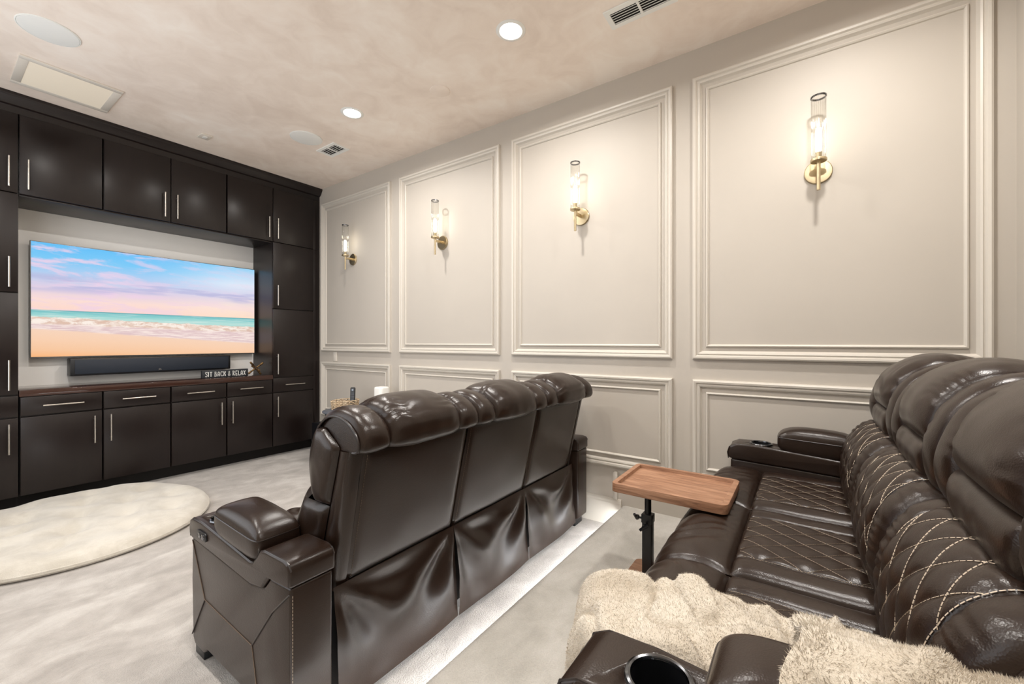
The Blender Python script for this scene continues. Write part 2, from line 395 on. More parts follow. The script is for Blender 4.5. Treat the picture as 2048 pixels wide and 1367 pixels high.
def tall(x0,x1,hs,label,filler=None):
    e=unit('tall_cabinet',label,G3,x0,x1,BZ0,2.333)
    door(e,x0,x1,1.613,2.333,hs); door(e,x0,x1,0.868,1.610,hs); door(e,x0,x1,0.706,0.862,'H',name='drawer_front'); door(e,x0,x1,BZ0,0.700,hs,'top')
    if filler: MB().box(filler[0],filler[1],CF+0.012,CF+0.40,BZ0,2.333).build('filler_strip',M['wood'],e,bevel=0.001)
    return e
tall(-0.02,0.435,'R','tall espresso cabinet at the left edge of the frame')
tall(-0.398,-0.022,'L','tall espresso cabinet beyond the left edge of the frame')
tall(2.216,2.672,'L','tall espresso cabinet between the television and the panelled wall',(2.673,RW-0.001))
e=unit('upper_cabinet','dark upper cabinet over the tall unit at the left edge',G1,-0.02,0.434,UZ0,UZ1); door(e,-0.02,0.434,UZ0,UZ1,'R')
e=unit('upper_cabinet','dark upper cabinet beyond the left edge of the frame',G1,-0.398,-0.022,UZ0,UZ1); door(e,-0.398,-0.022,UZ0,UZ1,'L')
e=unit('upper_cabinet','single-door dark upper cabinet above the left end of the television',G1,0.437,0.880,UZ0,UZ1); door(e,0.437,0.880,UZ0,UZ1,'L')
e=unit('upper_cabinet','two-door dark upper cabinet above the middle of the television',G1,0.886,1.773,UZ0,UZ1); door(e,0.886,1.330,UZ0,UZ1,'R'); door(e,1.330,1.773,UZ0,UZ1,'L')
e=unit('upper_cabinet','two-door dark upper cabinet next to the panelled wall',G1,1.780,2.672,UZ0,UZ1); door(e,1.780,2.217,UZ0,UZ1,'R'); door(e,2.217,2.672,UZ0,UZ1,'L')
MB().box(2.673,RW-0.001,CF+0.012,CF+0.40,UZ0,UZ1).build('filler_strip',M['wood'],e,bevel=0.001)
for (a,b,hs,lb) in ((0.441,0.879,'R','espresso base cabinet behind the floor cushion, left end'),(0.885,1.327,'L','espresso base cabinet under the left part of the soundbar'),
                 (1.333,1.773,'R','espresso base cabinet below the right end of the soundbar'),(1.779,2.213,'L','espresso base cabinet below the SIT BACK sign')):
    e=unit('base_cabinet',lb,G2,a,b,BZ0,BZ1); door(e,a,b,0.706,0.848,'H',name='drawer_front'); door(e,a,b,BZ0,0.700,hs,'top')
o=MB().box(0.437,2.2145,CF+0.022,FWY-0.001,2.324,2.3345).build('soffit_panel',M['wood'],bevel=0.001); tag(o,'dark soffit board under the upper cabinets above the television','panel')
o=MB().box(0.437,2.2145,CF-0.004,FWY-0.001,0.8508,0.897).build('countertop',M['counter'],bevel=0.002); tag(o,'glossy dark wood countertop running under the television','countertop')
o=MB().prism([(CF+0.012,UZ1+0.001),(CF+0.012,2.965),(CF-0.004,2.972),(CF-0.022,2.990),(CF-0.040,3.020),(CF-0.050,3.028),(CF-0.050,CEIL-0.001),(CF+0.40,CEIL-0.001),(CF+0.40,UZ1+0.001)],LW+0.001,RW-0.001).build('crown_moulding',M['wood'],bevel=0.0015)
tag(o,'dark crown moulding between the upper cabinets and the ceiling','moulding')
o=MB().box(LW+0.001,RW-0.02,4.85,4.87,0.0,BZ0-0.001).build('toe_kick',M['shadow_gap'],smooth=False); tag(o,'dark recessed toe kick under the base cabinets','toe kick')

# ------------------------------------------------------------------ television, soundbar, sign, ornament
TX0,TX1,TZ0,TZ1,TY=0.533,2.190,1.133,2.062,5.075
e=empty('television',((TX0+TX1)/2,TY,TZ0)); tag(e,'large flat television showing a beach at sunset','television')
MB().box(TX0-0.006,TX1+0.006,TY+0.002,TY+0.030,TZ0-0.010,TZ1+0.006).build('bezel',plain('tv_bezel',lin((128,128,128)),0.3,0.8),e,bevel=0.003)
MB().box(TX0+0.02,TX1-0.02,TY+0.029,TY+0.065,TZ0+0.10,TZ1-0.10).build('rear_housing',M['black_plastic'],e,bevel=0.008)
MB().box(1.20,1.52,TY+0.064,FWY-0.0005,1.45,1.75).build('wall_mount',M['black_metal'],e)
t=NT('beach_picture'); sx=t.n('ShaderNodeSeparateXYZ'); t.put(sx.inputs[0],t.co()); W_=TX1-TX0; H_=TZ1-TZ0
u=t.ma('DIVIDE',sx.outputs['X'],W_); v=t.ma('DIVIDE',sx.outputs['Z'],H_)
hz=0.412
ts=t.ma('DIVIDE',t.ma('SUBTRACT',v,hz),1-hz,clamp=True)
sky=t.ramp(ts,[(0.0,lin((253,216,202))),(0.16,lin((250,220,212))),(0.34,lin((222,206,228))),(0.55,lin((176,205,240))),(0.78,lin((112,198,246))),(1.0,lin((84,188,246)))])
pale=t.ramp(ts,[(0.0,lin((255,224,200))),(0.2,lin((254,230,216))),(0.45,lin((214,212,236))),(0.65,lin((226,236,250))),(1.0,lin((150,212,248)))])
sky=t.mix(t.rng(u,0.35,1.0),sky,pale)
cv=t.n('ShaderNodeCombineXYZ'); t.put(cv.inputs[0],t.ma('ADD',t.ma('MULTIPLY',u,3.0),t.ma('MULTIPLY',v,1.6))); t.put(cv.inputs[1],t.ma('MULTIPLY',v,7.0))
c1=t.noise(cv.outputs[0],1.5,7,0.6,0.4)
sky=t.mix(t.ma('MULTIPLY',t.rng(c1,0.46,0.62),t.rng(u,0.0,0.9,0.85,0.25)),sky,lin((238,208,232)))
cv2=t.n('ShaderNodeCombineXYZ'); t.put(cv2.inputs[0],t.ma('MULTIPLY',u,2.0)); t.put(cv2.inputs[1],t.ma('MULTIPLY',v,11.0))
c2=t.noise(cv2.outputs[0],1.2,5,0.55)
band=t.ma('MULTIPLY',t.rng(ts,0.22,0.38),t.rng(ts,0.60,0.46))
sky=t.mix(t.ma('MULTIPLY',t.ma('MULTIPLY',t.rng(c2,0.45,0.62),band),0.75),sky,lin((176,178,220)))
sea=t.ramp(t.ma('DIVIDE',v,hz,clamp=True),[(0.84,lin((176,222,216))),(0.92,lin((134,206,206))),(0.985,lin((104,186,192))),(1.0,lin((92,150,160)))])
cv3=t.n('ShaderNodeCombineXYZ'); t.put(cv3.inputs[0],t.ma('MULTIPLY',u,5.0)); t.put(cv3.inputs[1],t.ma('MULTIPLY',v,60.0))
c3=t.noise(cv3.outputs[0],1.0,4,0.6)
sea=t.mix(t.ma('MULTIPLY',t.rng(c3,0.48,0.68),0.5),sea,lin((226,238,232)))
cu=t.n('ShaderNodeCombineXYZ'); t.put(cu.inputs[0],t.ma('MULTIPLY',u,9.0)); nw=t.noise(cu.outputs[0],1.0,4,0.65)
crest=t.ma('ADD',t.ma('SUBTRACT',0.352,t.ma('MULTIPLY',u,0.045)),t.ma('MULTIPLY',t.ma('SUBTRACT',nw,0.5),0.055))
cv4=t.n('ShaderNodeCombineXYZ'); t.put(cv4.inputs[0],t.ma('MULTIPLY',u,16.0)); t.put(cv4.inputs[1],t.ma('MULTIPLY',v,26.0)); c4=t.noise(cv4.outputs[0],1.0,6,0.7,0.6)
foam=t.mix(t.rng(c4,0.40,0.6),lin((222,190,172)),lin((252,240,230)))
cv5=t.n('ShaderNodeCombineXYZ'); t.put(cv5.inputs[0],t.ma('MULTIPLY',u,10.0)); t.put(cv5.inputs[1],t.ma('MULTIPLY',v,70.0)); c5=t.noise(cv5.outputs[0],1.0,5,0.65)
wash=t.mix(t.rng(c5,0.42,0.6),lin((224,196,198)),lin((248,230,224)))
wedge=t.ma('SUBTRACT',crest,0.062)
col=t.mix(t.rng(v,t.ma('SUBTRACT',crest,0.006),t.ma('ADD',crest,0.006)),foam,sea)
col=t.mix(t.rng(v,t.ma('SUBTRACT',wedge,0.012),t.ma('ADD',wedge,0.012)),wash,col)
sandc=t.ramp(t.ma('ADD',t.ma('MULTIPLY',v,3.2),t.ma('MULTIPLY',u,0.35)),[(0.0,lin((250,182,124))),(0.22,lin((248,200,160))),(0.5,lin((249,208,176))),(0.9,lin((246,214,192)))])
sb=t.ma('ADD',t.ma('SUBTRACT',0.245,t.ma('MULTIPLY',u,0.135)),t.ma('MULTIPLY',t.ma('SUBTRACT',nw,0.5),0.018))
col=t.mix(t.rng(v,t.ma('SUBTRACT',sb,0.010),t.ma('ADD',sb,0.012)),sandc,col)
col=t.mix(t.rng(v,hz-0.0015,hz+0.0015),col,sky)
t.set(Base_Color=(0.01,0.01,0.01),Roughness=0.25); t.put(t.p.inputs['Emission Color'],col); t.p.inputs['Emission Strength'].default_value=0.97/(2**EXPO)
o=MB().box(0,W_,-0.0015,0.0015,0,H_).build('screen',t.m,e,local=True,smooth=False); o.location=(-W_/2,-0.0005,0)
# soundbar
e=empty('soundbar',(1.34,5.03,0.966)); tag(e,'long black soundbar mounted below the television','soundbar')
MB().box(0.744,1.936,5.03,FWY-0.001,0.966,1.112).build('body',M['black_plastic'],e,bevel=0.006)
t=NT('speaker_cloth'); t.set(Base_Color=t.mix(t.rng(t.voro(t.co(),900),0.2,0.5),lin((20,26,36)),lin((34,42,54))),Roughness=0.6)
MB().box(0.772,1.915,5.0265,5.031,0.980,1.100).build('grille',t.m,e,bevel=0.002)
def text_mesh(s,size,depth):
    cu=bpy.data.curves.new('lettering','FONT'); cu.body=s; cu.size=size; cu.extrude=depth; cu.align_x='CENTER'; cu.align_y='CENTER'
    ob=bpy.data.objects.new('lettering_tmp',cu); C.objects.link(ob); dg=bpy.context.evaluated_depsgraph_get()
    me=bpy.data.meshes.new_from_object(ob.evaluated_get(dg)); bpy.data.objects.remove(ob); bpy.data.curves.remove(cu); return me
me=text_mesh('JBL',0.018,0.0006); me.materials.append(M['nickel']); o=bpy.data.objects.new('logo',me); C.objects.link(o); o.parent=e; o.location=(0.0,-0.0045,0.030); o.rotation_euler=(PI/2,0,0)
# sign
e=empty('tabletop_sign',(1.803,4.79,0.897)); tag(e,'black block sign reading SIT BACK & RELAX on the countertop','sign')
t=NT('sign_black'); t.set(Base_Color=t.mix(t.rng(t.noise(t.co(),90,4,0.7),0.62,0.70),lin((30,34,40)),lin((150,150,150))),Roughness=0.6)
MB().box(1.598,2.008,4.79,4.822,0.8975,0.9735).build('board',t.m,e,bevel=0.0015)
GL={'S':([[(1,1.75),(0.8,2),(0.25,2),(0.05,1.7),(0.2,1.35),(0.8,0.85),(0.98,0.5),(0.85,0.1),(0.5,0),(0.05,0.15)]],1),'I':([[(0,0),(0,2)]],0.15),'T':([[(0,2),(1,2)],[(0.5,2),(0.5,0)]],1),
 'B':([[(0.1,0),(0.1,2)],[(0,2),(0.6,2),(0.75,1.75),(0.6,1.3),(0.1,1.25)],[(0.1,1.25),(0.8,1.1),(1,0.6),(0.8,0.05),(-0.1,0)]],1),
 'A':([[(0,0),(0.1,1.5),(0.35,1.95),(0.65,1.95),(0.9,1.5),(0.9,0)],[(0.02,0.6),(0.9,0.6)]],0.95),
 'C':([[(1,1.8),(0.7,2),(0.3,1.95),(0.05,1.5),(0,1),(0.05,0.5),(0.3,0.05),(0.7,0),(1,0.2)]],1),
 'K':([[(0.05,0),(0.05,2)],[(0.9,2),(0.85,1.5),(0.1,1.1)],[(0.1,1.1),(0.85,0.7),(0.95,0)]],1),
 '&':([[(1,0.1),(0.4,1.1),(0.2,1.6),(0.4,2),(0.75,1.9),(0.75,1.5),(0.2,0.9),(0.0,0.45),(0.25,0.0),(0.65,0.05),(1,0.7)]],1),
 'R':([[(0.1,0),(0.1,2)],[(-0.1,2),(0.7,2),(0.95,1.7),(0.85,1.3),(0.1,1.05)],[(0.3,1.05),(1,0)]],1),
 'E':([[(0.9,2),(0.1,2),(0.05,1),(0.1,0),(0.9,0)],[(0.05,0.7),(0.75,0.7)]],0.9),'L':([[(0.05,2),(0.05,0),(0.85,0)]],0.85),'X':([[(0,0),(0.95,2)],[(0,2),(0.95,0)]],0.95)}
m=MB(); xs=0.0; hw=0.17
for ch in 'SIT BACK & RELAX':
    if ch==' ': xs+=0.85; continue
    st,wd=GL[ch]
    for pl in st:
        for (a,b),(c,d) in zip(pl[:-1],pl[1:]):
            L=math.hypot(c-a,d-b) or 1; nx,nz=-(d-b)/L*hw,(c-a)/L*hw; ex,ez=(c-a)/L*0.1,(d-b)/L*0.1
            q=[(xs+a-ex+nx,b-ez+nz),(xs+a-ex-nx,b-ez-nz),(xs+c+ex-nx,d+ez-nz),(xs+c+ex+nx,d+ez+nz)]
            m.prism([(p*1.0,r*1.0) for p,r in q],0,1,'y')
    xs+=wd+0.62
tot=xs-0.62; kx=0.355/tot; kz=0.0215
m.v=[(1.803-0.178+x*kx, 4.7884+y*0.0014, 0.9125+z*kz) for x,y,z in m.v]
m.build('lettering',M['white'],e,smooth=False)
# jack ornament
e=empty('jack_ornament',(2.112,4.86,0.897)); tag(e,'bronze jack-shaped ornament with knobbed rods beside the sign','ornament')
c=Vector((2.112,4.86,0.9700)); ax=[Vector((0.76,-0.15,0.63)).normalized()]
ax.append((Vector((-0.76,-0.15,0.63))-ax[0]*ax[0].dot(Vector((-0.76,-0.15,0.63)))).normalized()); ax.append(ax[0].cross(ax[1]).normalized())
for k,a in enumerate(ax):
    L=0.092
    rod=MB().tube([c-a*L,c-a*(L-0.004),c-a*0.060,c-a*0.056,c-a*0.02,c+a*0.02,c+a*0.056,c+a*0.060,c+a*(L-0.004),c+a*L],[0.008,0.0105,0.0105,0.0075,0.0085,0.0085,0.0075,0.0105,0.0105,0.008],12).build('rod',M['bronze'],e)
    for s in (-1,1): MB().tube([c+a*s*0.050,c+a*s*0.056],0.0112,12).build('collar',M['bronze_dark'],rod)
MB().lathe([(0.0005,-0.016),(0.012,-0.011),(0.0165,0),(0.012,0.011),(0.0005,0.016)],14,c,close=False).build('hub',M['bronze_dark'],e)

# ------------------------------------------------------------------ wall sconces
def make_sconce():
    e=empty('wall_sconce',(0,0,0))
    MB().lathe([(0.062,-0.0003),(0.062,-0.010),(0.059,-0.013),(0.050,-0.0135),(0.0005,-0.014)],40,axis='x',close=False).build('backplate',M['brass'],e)
    MB().box(-0.10,-0.012,-0.0055,0.0055,-0.010,0.014).build('arm',M['brass'],e,bevel=0.002)
    MB().tube([(-0.10,0,-0.122),(-0.10,0,0.024)],0.0085,14).build('stem',M['brass'],e,angle=60)
    MB().lathe([(0.0005,0.022),(0.033,0.022),(0.036,0.025),(0.036,0.034),(0.033,0.037),(0.0005,0.037)],32,(-0.10,0,0),close=False).build('cup',M['brass'],e)
    def fl(a,h):
        q=2*PI*a; r=0.0295+0.0026*abs(math.sin(q*9)); return (-0.10+r*math.cos(q),r*math.sin(q),0.037+h*0.318)
    g=MB().grid(fl,144,1,wrapu=True).build('glass_tube',M['glass'],e,recalc=False)
    MB().lathe([(0.0285,0.350),(0.0345,0.350),(0.0345,0.357),(0.0285,0.357),(0.0285,0.350)],32,(-0.10,0,0),close=False).build('top_ring',M['chrome'],e)
    MB().lathe([(0.0005,0.037),(0.013,0.038),(0.014,0.070),(0.0005,0.071)],16,(-0.10,0,0),close=False).build('socket',M['brass'],e)
    MB().lathe([(0.0005,0.072),(0.011,0.076),(0.0145,0.10),(0.0145,0.17),(0.011,0.192),(0.0005,0.197)],18,(-0.10,0,0),close=False).build('bulb',M['bulb'],e)
    l=bpy.data.lights.new('sconce_lamp','POINT'); l.energy=SCONCE_W; l.color=(1.0,0.88,0.70); l.shadow_soft_size=0.02
    lo=bpy.data.objects.new('sconce_lamp',l); C.objects.link(lo); lo.parent=e; lo.location=(-0.10,0,0.235)
    return e
s0=make_sconce()
for k,(y,lb) in enumerate(((-0.057,'brass sconce with fluted glass tube in the panel above the rear sofa'),(1.318,'brass sconce with fluted glass tube, second from the rear sofa'),
        (2.694,'brass sconce with fluted glass tube, second from the cabinets'),(4.046,'brass sconce with fluted glass tube in the panel nearest the cabinets'))):
    s_=s0 if k==0 else copy_tree(s0)
    s_.location=(RW,y,2.152); tag(s_,lb,'wall sconce','wall sconces')

# ------------------------------------------------------------------ LED strip under the riser edge
e=empty('led_strip',(1.2,0.98,0.094)); tag(e,'white LED strip tucked under the edge of the riser','led strip')
MB().box(LW+0.1,RW-0.01,0.972,0.990,0.0955,0.0995).build('channel',M['white'],e)
MB().box(LW+0.1,RW-0.01,0.975,0.987,0.0935,0.0953).build('diode_band',M['led'],e)
l=bpy.data.lights.new('led_lamp','AREA'); l.shape='RECTANGLE'; l.size=RW-LW-0.15; l.size_y=0.015; l.energy=LED_W; l.color=(0.96,0.98,1.0)
lo=bpy.data.objects.new('led_lamp',l); C.objects.link(lo); lo.parent=e; lo.location=(0.0,0.012,-0.003); lo.rotation_euler=(math.radians(35),0,0)

# ------------------------------------------------------------------ recliner sofa (local: x across, y forward, z up)
PITCH=0.58; SW=0.574; HALF=1.035; ARM=0.150
def curve(pts,n=160):
    P=[Vector((a,b)) for a,b in pts]; Q=[P[0]*2-P[1]]+P+[P[-1]*2-P[-2]]; out=[]
    for i in range(1,len(Q)-2):
        for k in range(24):
            t=k/24; a,b,c,d=Q[i-1],Q[i],Q[i+1],Q[i+2]
            out.append(0.5*((2*b)+(-a+c)*t+(2*a-5*b+4*c-d)*t*t+(-a+3*b-3*c+d)*t**3))
    out.append(P[-1]); L=[0]
    for a,b in zip(out[:-1],out[1:]): L.append(L[-1]+(b-a).length)
    T=L[-1]; res=[]; j=0
    for k in range(n+1):
        s=T*k/n
        while j<len(L)-2 and L[j+1]<s: j+=1
        f=(s-L[j])/max(L[j+1]-L[j],1e-9); res.append(out[j].lerp(out[j+1],f))
    def f(t):
        t=min(max(t,0),1)*n; i=min(int(t),n-1); p=res[i].lerp(res[i+1],t-i)
        a=res[max(i-3,0)]; b=res[min(i+4,n)]; d=(b-a).normalized(); return p,d
    f.length=T; return f
def sm(a,b,x):
    t=min(max((x-a)/(b-a),0),1); return t*t*(3-2*t)
def bmp(w,p,q): return max(0.0,1-abs(2*w-1)**p)**q
def nz(x,y,z=0): return noise.noise(Vector((x,y,z)))
LUM=curve([(0.185,0.415),(0.203,0.48),(0.206,0.56),(0.190,0.64),(0.150,0.705),(0.092,0.748)])
HEAD=curve([(0.083,0.738),(0.112,0.775),(0.117,0.85),(0.090,0.93),(0.035,0.988),(-0.03,1.008),(-0.095,0.995),(-0.142,0.962),(-0.160,0.925),(-0.150,0.905),(-0.102,0.898)])
SEAT=curve([(0.15,0.425),(0.30,0.420),(0.45,0.420),(0.565,0.424)])
FRONT=curve([(0.565,0.424),(0.65,0.428),(0.72,0.412),(0.765,0.365),(0.778,0.29),(0.772,0.19),(0.76,0.10)])
REAR=curve([(-0.101,0.892),(-0.05,0.66),(0.0,0.43)])
def pos(cv,u,s,d,sign=1):
    p,tg=cv(s); nrm=Vector((tg.y,-tg.x))*sign; q=p+nrm*d
    return ((u-0.5)*SW,q.x,q.y)
def quiltf(x,y,ax,ay):
    p=x/ax+y/ay; q=x/ax-y/ay
    return (abs(math.sin(PI*p))*abs(math.sin(PI*q)))**0.55
UB=0.185
def D_lum(u,s,sd):
    e=bmp(s,5,0.5); E=bmp(u,9,0.5)
    d=0.046*E*e
    if UB<=u<=1-UB:
        w=(u-UB)/(1-2*UB); x=(w-0.5)*SW*(1-2*UB); y=s*LUM.length
        d+=0.010*bmp(w,8,0.6)*e+0.009*quiltf(x,y,0.098,0.112)*bmp(w,14,0.7)*e-0.010
    else:
        w=u/UB if u<UB else (1-u)/UB
        d+=0.012*bmp(w,2.2,0.6)*e-0.010
        d+=0.0045*4*w**2*(1-w)*math.sin(2*PI*(s*15+1.5*nz(s*6,sd)))*e
    return d
def D_head(u,s,sd,part):
    if part=='bolster':
        w=u/0.2 if u<0.5 else (1-u)/0.2       # 0 outer edge, 1 inner crease
        ww=min(max(w,0),1)
        f=1+0.0
        d=0.029*bmp(ww,2.3,0.5)*bmp(s,9,0.5)*(1-0.65*sm(0.80,0.95,s))
        d+=0.0042*max(0,ww-0.45)**1.5*(1-ww)**0.5*5*math.sin(2*PI*(s*17+2.6*nz(s*6,sd)))*bmp(s,6,1)*(0.5+0.5*nz(s*5,sd+1))
        d+=0.003*nz(s*9,ww*2,sd+4)*bmp(ww,3,1)
        return d
    w=(u-0.2)/0.6
    if part=='roll':
        r=s/0.20; return 0.034*bmp(r,2.6,0.5)*bmp(w,10,0.5)+0.002*nz(w*8,r*2,sd)
    r=(s-0.20)/0.80
    d=0.054*bmp(w,3.4,0.5)*bmp(r,5.5,0.5)*(1-0.6*sm(0.74,0.92,r))
    eg=abs(2*w-1)**3
    d+=0.0042*eg*(1-eg)*3*math.sin(2*PI*(s*15+2.6*nz(s*6,sd+9)+0.8*nz(w*6,s*9,sd)))*bmp(r,5,1)*(0.5+0.7*nz(s*6,sd+5))
    d+=0.0025*nz(w*5,s*9,sd)
    return d
def D_seat(u,s,sd):
    e=bmp(s,7,0.4); E=bmp(u,11,0.5); d=0.030*E*(0.35+0.65*e)
    if UB<=u<=1-UB:
        w=(u-UB)/(1-2*UB); x=(w-0.5)*SW*(1-2*UB); y=s*SEAT.length
        d+=-0.014+0.012*bmp(w,8,0.6)*e+0.008*quiltf(x,y,0.092,0.118)*bmp(w,14,0.7)
    else:
        w=u/UB if u<UB else (1-u)/UB
        d+=-0.014+0.016*bmp(w,2.4,0.55)*(0.5+0.5*e)
    return d+0.002*nz(u*6,s*5,sd)
def D_front(u,s,sd):
    E=bmp(u,9,0.5); e=bmp(min(s*1.0,0.5),4,0.45) if s<0.5 else 1-0.4*(s-0.5)
    d=0.034*E*e
    d+=0.006*math.exp(-((s-0.28)/0.16)**2)*math.sin(2*PI*(u*7+1.5*nz(u*4,s*3,sd)))*bmp(u,4,1)
    return d+0.003*nz(u*5,s*4,sd+2)
def D_rear(u,s,sd): return 0.012*bmp(u,16,0.5)*bmp(s,16,0.5)+0.002*nz(u*3,s*3,sd)
def sheet(name,cv,D,u0,u1,s0,s1,nu,ns,sign,parent,sd,*a):
    return MB().grid(lambda i,j:pos(cv,u0+(u1-u0)*i,s0+(s1-s0)*j,D(u0+(u1-u0)*i,s0+(s1-s0)*j,sd,*a),sign),nu,ns).build(name,M['leather'],parent,local=True,angle=80,recalc=False)
def stitches(cv,D,ax,ay,u0,u1,sign,parent,sd,lift=0.0022,step=0.0080,dash=0.0062,r=0.0009,name='stitching'):
    m=MB(); L=cv.length; W=SW*(u1-u0)
    def P(x,y): 
        u=0.5+x/SW; s=y/L; return Vector(pos(cv,u,s,D(u,s,sd)+lift,sign))
    for fam in (1,-1):
        for k in range(-12,24):
            # x/ax + fam*y/ay = k
            y=0.02*L
            dl=math.hypot(ax,ay)
            dy=step*ay/dl
            while y<0.97*L:
                x=ax*(k-fam*y/ay); x2=ax*(k-fam*(y+dy*dash/step)/ay)
                if abs(x)<W/2 and abs(x2)<W/2: m.tube([P(x,y),P(x2,y+dy*dash/step)],r,3,caps=False)
                y+=dy
    # border lines
    for sx in (-1,1):
        y=0.04*L
        while y<0.96*L:
            m.tube([P(sx*W/2*0.985,y),P(sx*W/2*0.985,y+dash)],r,3,caps=False); y+=step
    return m.build(name,M['thread'],parent,local=True,recalc=False)
def make_sofa():
    S=empty('recliner_sofa')
    SHELL=[(0.0,0.40),(0.0,0.43)]+[tuple(REAR(1-k/6)[0]) for k in range(1,7)]+[tuple(HEAD(1-k/30)[0]) for k in range(1,30)]+[tuple(LUM(1-k/12)[0]) for k in range(0,13)]+[(0.18,0.40)]
    INSET=0.052
    hd=[tuple(HEAD(1-k/30)[0]) for k in range(0,31)]
    UPPER=hd+[(-0.02,0.74)]
    UPPER=[p for p in hd if p[1]>0.735]+[(-0.045,0.735),(-0.095,0.880)]
    LOWER=[(0.0,0.40),(0.0,0.43)]+[tuple(REAR(1-k/6)[0]) for k in range(1,6)]+[(-0.085,0.885),(0.05,0.885),(0.082,0.75)]+[tuple(LUM(1-k/12)[0]) for k in range(1,13)]+[(0.18,0.40)]
    SEATB=[(0.10,0.10),(0.10,0.42)]+[tuple(SEAT(k/4)[0]) for k in range(1,5)]+[tuple(FRONT(k/12)[0]) for k in range(1,13)]
    for i in range(3):
        xo=(i-1)*PITCH; sd=11.3*i+2
        # --- backrest
        il,ir=(INSET if i==0 else 0.0),(INSET if i==2 else 0.0)
        b=MB().prism(LOWER,-SW/2+0.004+il*1.02,SW/2-0.004-ir*1.02).prism(UPPER,-SW/2+0.004,SW/2-0.004).build('backrest',M['leather'],S,local=True,angle=30); b.location=(xo,0,0)
        ua,ub=0.004+il/SW,0.996-ir/SW
        bp=sheet('back_panel',REAR,lambda u,s,q:D_rear((u-ua)/(ub-ua),s,q),ua,ub,0,1,30,30,1,b,sd)
        # stitched edges of the rear panel
        m=MB()
        for u in (ua+0.02,ub-0.02):
            s=0.03
            while s<0.97:
                m.tube([pos(REAR,u,s,D_rear((u-ua)/(ub-ua),s,sd)+0.001),pos(REAR,u,s+0.014,D_rear((u-ua)/(ub-ua),s+0.014,sd)+0.001)],0.0008,3,caps=False); s+=0.021
        m.build('stitching',M['thread_dark'],bp,local=True,recalc=False)
        q=sheet('lumbar_panel',LUM,D_lum,UB,1-UB,0,1,84,96,1,b,sd)
        stitches(LUM,D_lum,0.098,0.112,UB,1-UB,1,q,sd)
        sheet('lumbar_bolster',LUM,D_lum,0,UB,0,1,16,60,1,b,sd); sheet('lumbar_bolster',LUM,D_lum,1-UB,1,0,1,16,60,1,b,sd)
        sheet('head_bolster',HEAD,D_head,0,0.2,0,1,16,120,1,b,sd,'bolster'); sheet('head_bolster',HEAD,D_head,0.8,1,0,1,16,120,1,b,sd+3,'bolster')
        sheet('head_pillow',HEAD,D_head,0.2,0.8,0.20,1,40,100,1,b,sd,'pillow')
        sheet('shoulder_roll',HEAD,D_head,0.2,0.8,0,0.20,36,16,1,b,sd,'roll')
        # --- seat
        se=MB().prism(SEATB,-SW/2+0.003,SW/2-0.003).build('seat',M['leather'],S,local=True,angle=30); se.location=(xo,0,0)
        q=sheet('quilted_panel',SEAT,D_seat,UB,1-UB,0,1,84,92,-1,se,sd)
        stitches(SEAT,D_seat,0.092,0.118,UB,1-UB,-1,q,sd)
        sheet('seat_bolster',SEAT,D_seat,0,UB,0,1,16,40,-1,se,sd); sheet('seat_bolster',SEAT,D_seat,1-UB,1,0,1,16,40,-1,se,sd)
        sheet('front_pad',FRONT,D_front,0,1,0,1,48,48,-1,se,sd)
        # --- hanging skirt behind
        def sk(a,c):
            x=(a-0.5)*(SW+0.004); z=0.435-c*0.398; hang=c
            y=-0.004-0.030*hang**0.7
            dl=math.hypot(a,c*0.75+0.02); an=math.atan2(c*0.75+0.02,a+1e-3)
            dr=math.hypot(1-a,c*0.75+0.02); an2=math.atan2(c*0.75+0.02,1-a+1e-3)
            fold=0.016*math.sin(an*8.5+sd)*math.exp(-((dl-0.42)/0.34)**2)+0.013*math.sin(an2*8+1.7*sd)*math.exp(-((dr-0.45)/0.36)**2)
            fold+=0.006*nz(a*4,c*4,sd)
            y-= 0.012+fold*min(1,c*5)*min(1,(1-c)*6+0.4)
            return (x,y,z+0.010*abs(2*a-1)**2*c)
        k=MB().grid(sk,36,28).build('rear_skirt',M['leather'],S,local=True,recalc=False,angle=80); k.location=(xo,0,0)
    # --- side cushions on the two outer flanks of the back
    for sgn in (-1,1):
        X0=sgn*(1.5*PITCH-0.004)
        fl=MB()
        def lerp(a,b,t): return a+(b-a)*t
        def side(zr,y0,y1,h):
            def f(i,j):
                z=lerp(zr[0],zr[1],j); a=y0(z); b=y1(z); y=lerp(a,b,i)
                return (X0+sgn*h*bmp(i,3.0,0.5)*bmp(j,8,0.5)+sgn*0.002*nz(y*30,z*14,sgn)*bmp(i,3,1),y,z)
            return f
        yr=lambda z:-0.002-(z-0.43)/0.465*0.098+0.004
        yg=lambda z:0.010-(z-0.70)*0.29
        yf=lambda z:0.135-max(0,z-0.74)*0.05-max(0,z-0.86)*0.55-max(0.0,0.76-z)*0.45
        nm='wing_pad'
        def rf(i,j):
            z=0.41+0.487*j; a=yr(z)-0.010; c_=yg(z); p0=(X0-sgn*(INSET-0.004),a); p1=(X0+sgn*0.010,a-0.004); p2=(X0+sgn*0.016,lerp(a,c_,0.6)); p3=(X0-sgn*0.004,c_)
            w0,w1,w2,w3=(1-i)**3,3*i*(1-i)**2,3*i*i*(1-i),i**3
            return (w0*p0[0]+w1*p1[0]+w2*p2[0]+w3*p3[0]+sgn*0.002*nz(i*4,z*12,sgn),w0*p0[1]+w1*p1[1]+w2*p2[1]+w3*p3[1],z)
        MB().grid(rf,18,34).build('flank_pad',M['leather'],S,local=True,recalc=False,angle=80)
        HF=[HEAD(k/200)[0] for k in range(0,90)]
        def yhead(z): return max([p.x for p in HF if abs(p.y-z)<0.004] or [0.05])-0.002
        ygt=lambda z: yg(z) if z<0.905 else -0.050+(z-0.905)*1.45
